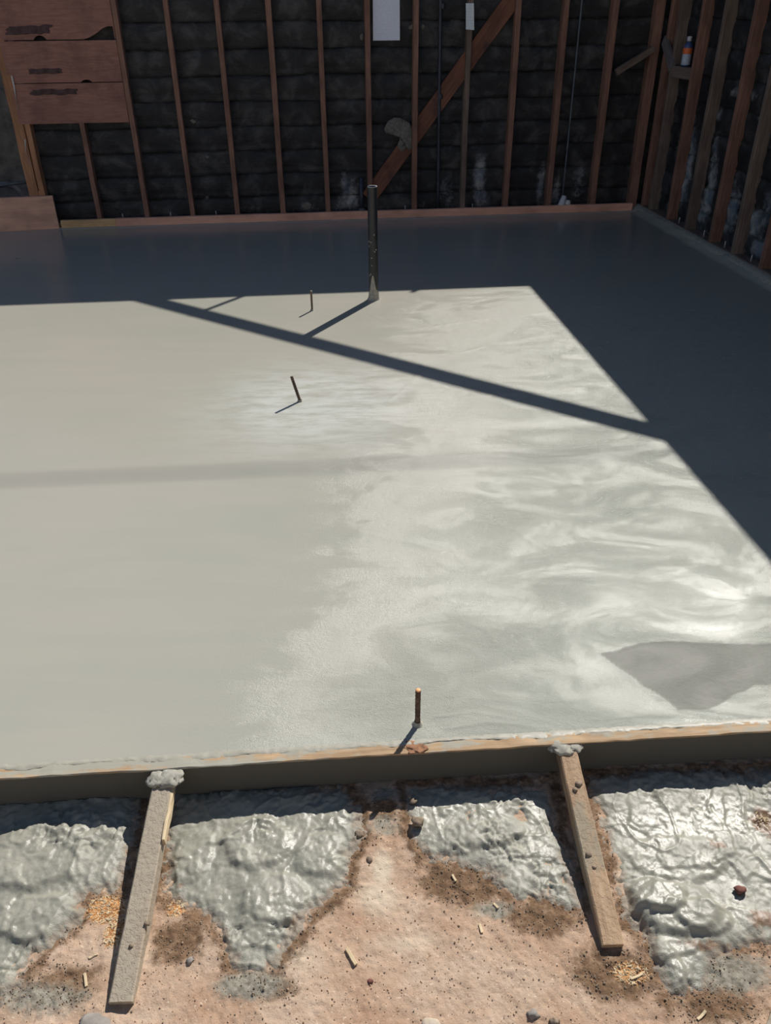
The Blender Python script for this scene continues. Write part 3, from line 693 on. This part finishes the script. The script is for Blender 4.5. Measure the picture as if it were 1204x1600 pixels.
for j, q in enumerate([[(475, 318), (482, 315), (488, 319), (486, 326), (478, 328), (472, 324)], [(563, 56), (567, 51), (569, 58), (567, 63), (564, 62)], [(639, 42), (645, 38), (648, 41), (646, 45), (640, 46)], [(658, 41), (662, 37), (665, 43), (661, 46)], [(297, 188), (302, 186), (309, 190), (303, 193)], [(323, 306), (326, 306), (327, 310), (324, 311)]]):
    flatpatch('plaster_spot', [bx0(a, b, .07) for a, b in q], bp, .070, .003, M['plaster'], WB, .006, 10 + j)
# anchor bolts standing in the bottom plate
for px, py in [(192, 334), (267, 334), (338, 333), (633, 325), (738, 320)]:
    x, z = bx0(px, py, .03); lathe('anchor_bolt', [(.005, 0), (.005, .055), (.003, .06)], M['bolt'], WB, 8, bp(x, .04, .02))
# ------------------------------------------------------------------ right wall
def ryz(px, py, t=.09):
    p = onp(px, py, rp(6, 0, t), rnrm); return p[1], p[2]
blr = []
for px, py, ry, rz, k in [(1075, 270, .10, .36, 1.0), (1080, 210, .08, .25, .8), (1110, 300, .09, .30, 1.0), (1118, 240, .08, .25, .7), (1095, 330, .12, .12, .9), (1050, 330, .12, .15, .8), (1060, 230, .06, .20, .6), (1145, 330, .12, .22, .9), (1150, 290, .08, .15, .6),
                          (1180, 350, .16, .12, 1.0), (1190, 390, .16, .10, 1.0), (1130, 350, .15, .10, .9), (1200, 330, .10, .2, .7), (1150, 145, .14, .05, .65), (1180, 150, .1, .05, .6), (1160, 60, .1, .06, .4), (1200, 90, .12, .08, .45), (1085, 90, .07, .07, .4), (1190, 190, .1, .05, .6), (1028, 320, .1, .2, .6), (1100, 360, 2.0, .10, .45), (1040, 250, .1, .05, .5), (1125, 180, .1, .06, .7)]:
    y_, z = ryz(px, py); blr.append((y_, z, ry, rz, k))
for i in range(len(ZC) - 1):
    sheath('sheathing_board', rp, 7.84, 3.6, ZC[i] - .002, min(ZC[i + 1], HT) + .002, .095, blr, WR, rnrm, 300 + i)
board('siding', rp(7.9, HT / 2, .135), rp(1.0, HT / 2, .135), (0, 0, 1), HT - .04, .02, M['stud_grey'], WR, seg=2, jit=0)
board('bottom_plate', rp(7.78, .030, .047), rp(1.2, .030, .047), (0, 0, 1), .05, .089, M['stud_grey'], WR, seg=40, jit=.003)
rs_ = [(7.58, 'stud_grey', .040), (7.19, 'stud', .040), (6.83, 'stud_grey', .045), (6.40, 'stud', .045), (6.04, 'stud_grey', .045), (5.64, 'stud', .042), (5.23, 'stud', .04), (4.82, 'stud', .04), (4.4, 'stud', .04), (3.95, 'stud', .04)]
for y_, m, wd in rs_:
    board('stud', rp(y_, .055, .0445), rp(y_, HT - .06, .0445), rdir, wd, .089, M[m], WR, seg=7, jit=.0025)
board('corner_stud', rp(7.75, .055, .03), rp(7.75, HT - .06, .03), rdir, .05, .06, M['stud'], WR, seg=6, jit=.002)
# top plate, bowed slightly inwards like the shadow edge shows
tpa = np.array([2.284, 7.82]) ; tpb = np.array([2.615, 4.54]); tdir = (tpb - tpa) / np.linalg.norm(tpb - tpa); tn = np.array([-tdir[1], tdir[0]])
tn = tn if tn[0] > 0 else -tn
e0 = tpa + tn * .165; e1 = tpa + tdir * 6.8 + tn * .165
board('top_plate', (*e0, HT - .02), (*e1, HT - .02), (0, 0, 1), .04, .33, M['stud'], WR, seg=10)
board('top_plate', (*(e0 + tn * .02), HT - .06), (*(e1 + tn * .02), HT - .06), (0, 0, 1), .04, .28, M['stud'], WR, seg=10)
# grey diagonal offcut in the corner and the block between two studs
g0 = onp(1038, 62, rp(7.4, 0, .0), rnrm); g1 = onp(1050, 106, rp(7.4, 0, .0), rnrm)
board('diagonal_offcut', g0, g1, rdir, .085, .03, M['greywood'], WR, seg=3, jit=.001)
zb = onp(1068, 103, rp(7.38, 0, .04), rnrm)[2]
board('blocking', rp(7.56, zb - .045, .045), rp(7.21, zb - .045, .045), (0, 0, 1), .085, .088, M['stud_grey'], WR, seg=3, jit=.001)
for px, py in [(1003, 325), (1062, 340), (1098, 375), (1133, 380), (1176, 395)]:
    y_, z = ryz(px, py, .03); lathe('anchor_bolt', [(.006, 0), (.006, .05), (.003, .055)], M['bolt'], WR, 8, rp(y_, .05, .03))
# mortar ledge along the foot of the right wall
n = 160; yy = np.linspace(7.75, 1.9, n); vs = []; fs = []
for i, y_ in enumerate(yy):
    k = .012 * float(fbm(np.array([y_ * 5.]), np.array([1.]), 4, 170)[0])
    for (dn, z) in [(.055 + k, .0), (.045 + k, .034 + k * .5), (.008, .048 + k * .4), (-.02, .05)]:
        vs.append(rp(y_, z, -dn))
for i in range(n - 1):
    for k in range(3): fs.append((i * 4 + k, i * 4 + k + 1, (i + 1) * 4 + k + 1, (i + 1) * 4 + k))
c = rp(7.75, 0); o = link('mortar_ledge', mesh('mortar_ledge', [v - c for v in vs], fs, True), M['conc_smear']); o.parent = WR; o.matrix_basis = WR.matrix_basis.inverted() @ Matrix.Translation(Vector(c))

# ------------------------------------------------------------------ form strips along the foot of the back wall
def strip(x0, x1, mat, label, h=.072, seg=30):
    a = bp(x0, h / 2 - .004, -.021); b = bp(x1, h / 2 - .004, -.021)
    o = board('form_strip', a, b, (0, 0, 1), h + .008, .038, mat, seg=seg, jit=.0012, ch=.0015)
    tag(o, label, 'board', 'form strips at the foot of the back wall'); return o
xl = G(187, 352)[0]; xe = G(187, 350)[0]
strip(-2.80, -2.335, M['strip_yellow'], 'short yellowish form strip at left foot of the back wall', .070, 8)
strip(-2.333, 2.29, M['strip'], 'long salmon-orange form strip along the foot of the back wall')
a = np.array([-4.3, 7.304 - .2 * 1.47 + .019, .12]); b = np.array([-2.83, 7.304 + .019, .12])
o = board('form_board', a, b, (0, 0, 1), .30, .038, M['form_left'], seg=14, jit=.001, ch=.002); tag(o, 'wide orange-tan form board on edge across the left doorway', 'board')
sc = onp(61, 299, (-2.95, 7.33, 0), (0, -1, 0))
sc_o = board('wood_block', (sc[0] - .02, 7.335, .288), (sc[0] + .03, 7.34, .288), (0, 0, 1), .036, .03, M['form_left'], seg=1, jit=.001); tag(sc_o, 'small pale wood block at the foot of the left door post', 'block')

# ------------------------------------------------------------------ brace and sticks lying on top of the walls (they cast the shadows on the slab)
def back_proj(p, z):        # point at height z whose sun shadow falls on ground point p
    t = z / math.tan(SUN_EL); return np.array([p[0] + t * math.sin(SUN_AZ), p[1] + t * math.cos(SUN_AZ), z])
z1 = HT + .021
A1 = back_proj((G(245, 466) + G(200, 466)) / 2, z1); A2 = back_proj((G(990, 655) + G(1020, 683)) / 2, z1)
d_ = (A2 - A1) / np.linalg.norm(A2 - A1)
o = board('tie_brace', A1 - d_ * .12, A2 + d_ * .14, np.cross(d_, [0, 0, 1]), .115, .038, M['stud'], seg=8); tag(o, 'timber brace laid diagonally across the tops of the two walls', 'brace')
z2 = HT + .040 + .016
B1 = back_proj(G(298, 493), z2); B2 = back_proj(G(386, 460), z2); d2_ = (B2 - B1) / np.linalg.norm(B2 - B1)
o = board('batten', B1, B2 + d2_ * .15, np.cross(d2_, [0, 0, 1]), .034, .030, M['stud'], seg=3); tag(o, 'short thin batten over the tie brace on the back wall top', 'batten')
C1 = back_proj(G(644, 456), z1); 
o = board('batten', C1, C1 + d2_ * .25, np.cross(d2_, [0, 0, 1]), .036, .030, M['stud'], seg=2); tag(o, 'stubby batten end poking from the middle of back wall top', 'batten')
# overhead service cable, out of frame; its soft shadow crosses the slab
zc = 8.0; W1 = back_proj(G(0, 751), zc); W2 = back_proj(G(700, 720), zc); dw = (W2 - W1) / np.linalg.norm(W2 - W1)
pts = [W1 + dw * s + np.array([0, 0, 0.0004 * (s - 1) ** 2]) for s in np.linspace(-14, 10, 49)]
o = tube('service_cable', pts, .0085, M['cable'], None, 8); tag(o, 'thin black overhead service cable high above the slab', 'cable')

# ------------------------------------------------------------------ things on the back wall
def conduit(name, pa, pb2, t, r, mat, label):
    a = onp(*pa, bp(0, 0, t), bnrm); b = onp(*pb2, bp(0, 0, t), bnrm); d = (a - b) / (a[2] - b[2])
    a2 = b + d * (2.2 - b[2]); pts = [b - d * (b[2] - .045)] + [b + (a2 - b) * f for f in (0.05, .3, .6, .8, 1)]
    e = empty(name, pts[0]); tag(e, label, 'pipe'); tube('conduit_body', pts, r, mat, e, 12)
    return e, b
e, b = conduit('conduit', (688, 0), (684, 315), .045, .015, M['conduit'], 'dark blue-black steel conduit on the back wall, crossing the diagonal brace')
for z in (.25, .95, 1.6):
    q = onp(685, 200, bp(0, 0, .045), bnrm); lathe('coupling', [(.019, 0), (.020, .003), (.020, .035), (.019, .038)], M['conduit'], e, 14, (b[0] + (z - b[2]) * 0, b[1], z))
e, b = conduit('conduit', (909, 0), (879, 302), .03, .0085, M['conduit_grey'], 'thin leaning grey conduit right of the middle on the back wall')
lathe('white_sleeve', [(.036, 0), (.030, .03), (.022, .10), (.012, .105)], M['white'], e, 16, (b[0] - .015, b[1] - .03, .048), (.25, 0, 1), .08)
lathe('white_sleeve', [(.030, 0), (.026, .05), (.020, .06)], M['white'], e, 14, (b[0] + .045, b[1] - .02, .048), (.1, .1, 1), .10)
q = onp(565, 325, bp(0, 0, .05), bnrm); st_ = empty('pipe_stub', (q[0], q[1], .045)); tag(st_, 'short dark pipe stub standing against the back wall behind the drain pipe', 'pipe')
tube('stub_body', [(q[0], q[1], .045), (q[0], q[1], .18), (q[0], q[1], .34)], .019, M['conduit'], st_, 14)
lathe('base_fitting', [(.030, 0), (.030, .03), (.022, .04)], M['conduit_grey'], st_, 14, (q[0], q[1], .045))
# papers
def paper(name, c4, t, mat, label, wav=.003, seed=0, nx_=10, nz_=14):
    P4 = [onp(x, y, bp(0, 0, t), bnrm) for x, y in c4]     # tl, tr, br, bl
    vs = []; fs = []; o0 = P4[3]
    for s_ in (0, 1):
        for i in range(nx_ + 1):
            for j in range(nz_ + 1):
                f, g_ = i / nx_, j / nz_; p = (P4[3] * (1 - f) + P4[2] * f) * (1 - g_) + (P4[0] * (1 - f) + P4[1] * f) * g_
                p = p + bnrm * (wav * float(vn(f * 2.3, g_ * 3, seed)) + (.0 if s_ == 0 else -.0006)); vs.append(p - o0)
    m_ = (nx_ + 1) * (nz_ + 1)
    for i in range(nx_):
        for j in range(nz_):
            q = i * (nz_ + 1) + j; fs.append((q, q + nz_ + 1, q + nz_ + 2, q + 1)); fs.append((m_ + q, m_ + q + 1, m_ + q + nz_ + 2, m_ + q + nz_ + 1))
    o = link(name, mesh(name, vs, fs, True), mat); o.location = Vector(o0); tag(o, label, 'paper'); return o
paper('paper_sheet', [(582, -14), (624, -14), (624.5, 63), (582.5, 63.5)], .055, M['sheet'], 'large white printed sheet pinned to the black back wall', .004, 2)
paper('paper_note', [(727.5, 5), (740, 5), (740.5, 47), (727.5, 46)], -.006, M['note'], 'small narrow white note on a stud, right of the large sheet', .004, 4, 6, 10)
# bottle on the blocking
bc = onp(1070, 103, rp(7.38, 0, .035), rnrm); bz = zb - .0015
bt = empty('bottle', (bc[0], bc[1], bz)); tag(bt, 'small blue and white bottle with an orange band on blocking between right wall studs', 'bottle')
P0 = (bc[0], bc[1], bz)
lathe('bottle_body', [(.028, 0), (.034, .006), (.035, .05), (.034, .10), (.035, .135), (.030, .155), (.018, .170), (.015, .176)], M['blue'], bt, 20, P0)
lathe('label_band', [(.0352, .012), (.0360, .014), (.0360, .085), (.0352, .087)], M['palelabel'], bt, 20, P0, close=False)
o = lathe('label_band', [(.0362, .088), (.0372, .090), (.0372, .128), (.0362, .130)], M['orange'], bt, 20, P0, close=False); tag(o, 'orange band')
lathe('bottle_cap', [(.017, .176), (.019, .178), (.019, .205), (.016, .210)], M['white'], bt, 16, P0)

# ------------------------------------------------------------------ outside, seen through the doorway at the left
vs = []; fs = []; na, nb = 90, 60
for i in range(na + 1):
    for j in range(nb + 1):
        x = -8 + 5.6 * i / na; z = -.05 + 2.6 * j / nb
        vs.append((x, 8.35 + .03 * float(fbm(np.array([x * 3]), np.array([z * 3]), 4, 180)[0]), z))
for i in range(na):
    for j in range(nb): q = i * (nb + 1) + j; fs.append((q, q + nb + 1, q + nb + 2, q + 1))
nb0 = len(vs)
vs += [(-8, 8.5, -.05), (-2.4, 8.5, -.05), (-2.4, 8.5, 2.55), (-8, 8.5, 2.55)]; fs.append((nb0, nb0 + 3, nb0 + 2, nb0 + 1))
o = link('wall_outside', mesh('wall_outside', vs, fs, True), M['outwall']); tag(o, 'mottled grey stucco wall seen through the left doorway', kind='structure')
vs = []; fs = []
for i in range(61):
    for j in range(31):
        x = -8 + 5.15 * i / 60; y = 7.02 + 1.5 * j / 30 + (.2 * (x + 2.83) if j == 0 else 0)
        vs.append((x, y + .33 * (1 - j / 30), -.02 + .02 * float(vn(x * 6, y * 6, 9))))
for i in range(60):
    for j in range(30): q = i * 31 + j; fs.append((q, q + 31, q + 32, q + 1))
o = link('ground_outside', mesh('ground_outside', vs, fs, True), M['outground']); tag(o, 'rough grey ground beyond the left doorway', kind='structure')
rc = onp(8, 278, (0, 8.0, 0), (0, -1, 0))
vs = []; fs = []; Rr, rr = .12, .025
for i in range(32):
    for k in range(10):
        a = 2 * math.pi * i / 32; b_ = 2 * math.pi * k / 10; vs.append(((Rr + rr * math.cos(b_)) * math.cos(a), rr * math.sin(b_), (Rr + rr * math.cos(b_)) * math.sin(a)))
for i in range(32):
    for k in range(10): fs.append((i * 10 + k, ((i + 1) % 32) * 10 + k, ((i + 1) % 32) * 10 + (k + 1) % 10, i * 10 + (k + 1) % 10))
o = link('rubber_ring', mesh('rubber_ring', vs, fs, True), M['ring']); o.location = (rc[0] - .02, 8.0, .14); o.rotation_euler = (.35, 0, .2); tag(o, 'grey ring leaning outside the left doorway', 'ring')
ra = onp(-30, 294, (0, 7.7, 0), (0, -1, 0)); rb = onp(54, 283, (0, 7.7, 0), (0, -1, 0))
o = tube('loose_pipe', [ra, (ra + rb) / 2 + np.array([0, 0, .003]), rb], .014, M['conduit_grey'], None, 10); tag(o, 'thin grey pipe lying outside the left doorway', 'pipe')
for (pts_, nm) in (([(17, 118), (21, 135), (25, 155), (29, 174)], 1), ([(38, 218), (40, 235), (45, 250), (50, 262)], 2)):
    q = [onp(x, y, bp(0, 0, -.004), bnrm) for x, y in pts_]
    vs = []; fs = []
    for i, p in enumerate(q):
        wv = .006 + .008 * math.sin(i * 1.3 + nm)
        for (dx, dt) in ((0, 0), (wv, .004), (wv, .008), (0, .004)): vs.append(p - q[0] + bdir * dx + bnrm * dt)
    for i in range(len(q) - 1):
        for k in range(4): fs.append((i * 4 + k, i * 4 + (k + 1) % 4, (i + 1) * 4 + (k + 1) % 4, (i + 1) * 4 + k))
    fs += [(3, 2, 1, 0), tuple(len(q) * 4 - 4 + k for k in range(4))]
    o = link('torn_paper', mesh('torn_paper', vs, fs), M['torn']); o.parent = WB; o.matrix_basis = WB.matrix_basis.inverted() @ Matrix.Translation(Vector(q[0]))

# ------------------------------------------------------------------ loose bits on the ground
SPL = [((541, 1482), (556, 1507), .0040, 'long pale wood splinter on bare tan dirt, near the bottom middle'),
       ((422, 1395), (438, 1386), .0022, 'small splinter at edge of the spill right of the left kicker'),
       ((749, 1443), (753, 1458), .0028, 'upright-looking pale splinter on dirt below the pebbly spill'),
       ((706, 1366), (712, 1376), .0028, 'pale wood chip on the dark damp patch below the pebbly spill'),
       ((771, 1410), (778, 1418), .0030, 'blunt pale chip beside the right end of the damp patch'),
       ((985, 1530), (1003, 1522), .0024, 'tiny bright splinter in brown soil at the foot of the right kicker'),
       ((1090, 1592), (1102, 1580), .0028, 'pale splinter near the bottom edge below the rippled spill'),
       ((132, 1520), (135, 1541), .0030, 'pale sliver left of the left kicker foot'),
       ((138, 1495), (152, 1489), .0022, 'curled thin chip beside the sawdust patch'),
       ((213, 1520), (220, 1508), .0024, 'short splinter just right of the left kicker foot')]
for a, b, r, lb in SPL:
    A = G(*a, -.1); B = G(*b, -.1); za = ground_z(A[0], A[1]) + r * .7; zb_ = ground_z(B[0], B[1]) + r * .7
    o = board('wood_splinter', (A[0], A[1], za), (B[0], B[1], zb_), (0, 0, 1), r * 1.1, r * 2, M['scrap'], seg=3, jit=.0006, ch=r * .25)
    tag(o, lb, 'splinter', 'wood splinters on the ground')
CL = [(651, 1287, .016, 'clod', 'largest dark clod, on the pebbly spill near the middle'), (577, 1341, .009, 'clod', 'dark clod at tip of the pale dirt tongue'),
      (561, 1303, .012, 'clod', 'dark clod on the right edge of the glossy spill'), (297, 1500, .009, 'stonegrey', 'grey-white pebble on dirt right of the left kicker foot'),
      (1156, 1394, .013, 'redclod', 'reddish brown clod sunk in the rippled spill'), (833, 1582, .011, 'stonegrey', 'grey pebble at the bottom edge left of centre right'),
      (867, 1592, .010, 'clod', 'grey-brown clod at the bottom edge, below the right kicker'), (645, 1255, .010, 'clod', 'small clod in the strip of shade near the middle of the form'),
      (578, 1530, .007, 'redclod', 'small red-brown crumb just below the long splinter')]
for j, (px, py, r, m, lb) in enumerate(CL):
    c = G(px, py, -.095); lump('clod' if m != 'stonegrey' else 'pebble', (c[0], c[1], ground_z(c[0], c[1]) + r * .2), r * .85, M[m], None, 2, (1.1, .9, .55), .75, 80 + j)
    tag(bpy.context.scene.collection.objects[-1], lb, 'clod' if m != 'stonegrey' else 'pebble')
c = G(146, 1606, -.1); o = lump('stone', (c[0], c[1], ground_z(c[0], c[1]) + .002), .030, M['stonegrey'], None, 3, (1.1, 1, .28), .35, 95); tag(o, 'grey stone at the bottom edge by the left kicker', 'stone')
c = G(672, 1604, -.1); o = lump('stone', (c[0], c[1], ground_z(c[0], c[1]) + .002), .020, M['stone'], None, 3, (1.1, 1, .4), .25, 96); tag(o, 'pale flat stone at the bottom edge near the middle', 'stone')
a = G(1192, 1625, -.09); b = G(1226, 1535, -.09)
dd_ = (b - a) / np.linalg.norm(b - a); pr = np.array([dd_[1], -dd_[0], 0])
o = board('plank_offcut', (*(a + pr * .037)[:2], -.088), (*(b + pr * .037)[:2], -.088), pr, .085, .022, M['kicker'], seg=3); tag(o, 'pale plank end in the bottom right corner', 'plank')

# added pale wall behind the camera, unseen, bounces sunlight onto the shaded walls
vs = [(-9, -6.6, -.12), (9, -6.6, -.12), (9, -6.6, 3.2), (-9, -6.6, 3.2), (-9, -6.9, -.12), (9, -6.9, -.12), (9, -6.9, 3.2), (-9, -6.9, 3.2)]
o = link('wall_bounce', mesh('wall_bounce', vs, [(0, 3, 2, 1), (4, 5, 6, 7), (0, 1, 5, 4), (1, 2, 6, 5), (2, 3, 7, 6), (3, 0, 4, 7)]), simple('bounce_wall_stucco', (.62, .58, .52), .95, .08, 6, .4)); tag(o, 'added pale stucco wall behind the camera to bounce daylight', kind='structure')

# crumbs of soil and sawdust chips: uncountable
def scatter(name, count, fdens, rmin, rmax, mat, label, cat, elong=1.0):
    base = [(1, 0, 0), (-1, 0, 0), (0, 1, 0), (0, -1, 0), (0, 0, 1), (0, 0, -1)]; bfs = [(0, 2, 4), (2, 1, 4), (1, 3, 4), (3, 0, 4), (2, 0, 5), (1, 2, 5), (3, 1, 5), (0, 3, 5)]
    vs = []; fs = []; k = 0; tries = 0
    while k < count and tries < count * 60:
        tries += 1; px = random.uniform(-10, 1214); py = random.uniform(1235, 1610); c = G(px, py, -.1)
        i = int(np.argmin(np.abs(gx - c[0]))); j = int(np.argmin(np.abs(gy - c[1]))); q = j * nxg + i
        if c[1] > front_out(c[0]) - .01 or random.random() > fdens(q): continue
        r = random.uniform(rmin, rmax) ; r = rmin + (r - rmin) * random.random(); n0 = len(vs); an = random.uniform(0, 3.14)
        for (x, y, z) in base:
            s = random.uniform(.7, 1.2) * r; X_ = x * s * elong; Y_ = y * s; vs.append((c[0] + X_ * math.cos(an) - Y_ * math.sin(an), c[1] + X_ * math.sin(an) + Y_ * math.cos(an), Hd[q] + (.010 if sdall[q] > .02 else 0) + r * .4 + z * s * .7))
        fs += [tuple(n0 + v for v in f) for f in bfs]; k += 1
    o = link(name, mesh(name, vs, fs), mat); tag(o, label, cat, kind='stuff'); return o
scatter('soil_crumbs', 3400, lambda q: .05 * (sdall[q] < 0) + .9 * (dampA[q] > .5) * (sdall[q] < .03), .0008, .0034, M['clod'], 'dark soil crumbs strewn over the ground', 'soil')
scatter('tan_crumbs', 1500, lambda q: .5 * (sdall[q] < 0), .0008, .0032, M['pebble'], 'tan grit strewn over the dirt', 'grit')
scatter('sawdust_chips', 700, lambda q: 1.0 * (chip[q] > .45), .0009, .0026, M['scrap'], 'pale sawdust and wood chips beside the kickers', 'sawdust', 3.0)
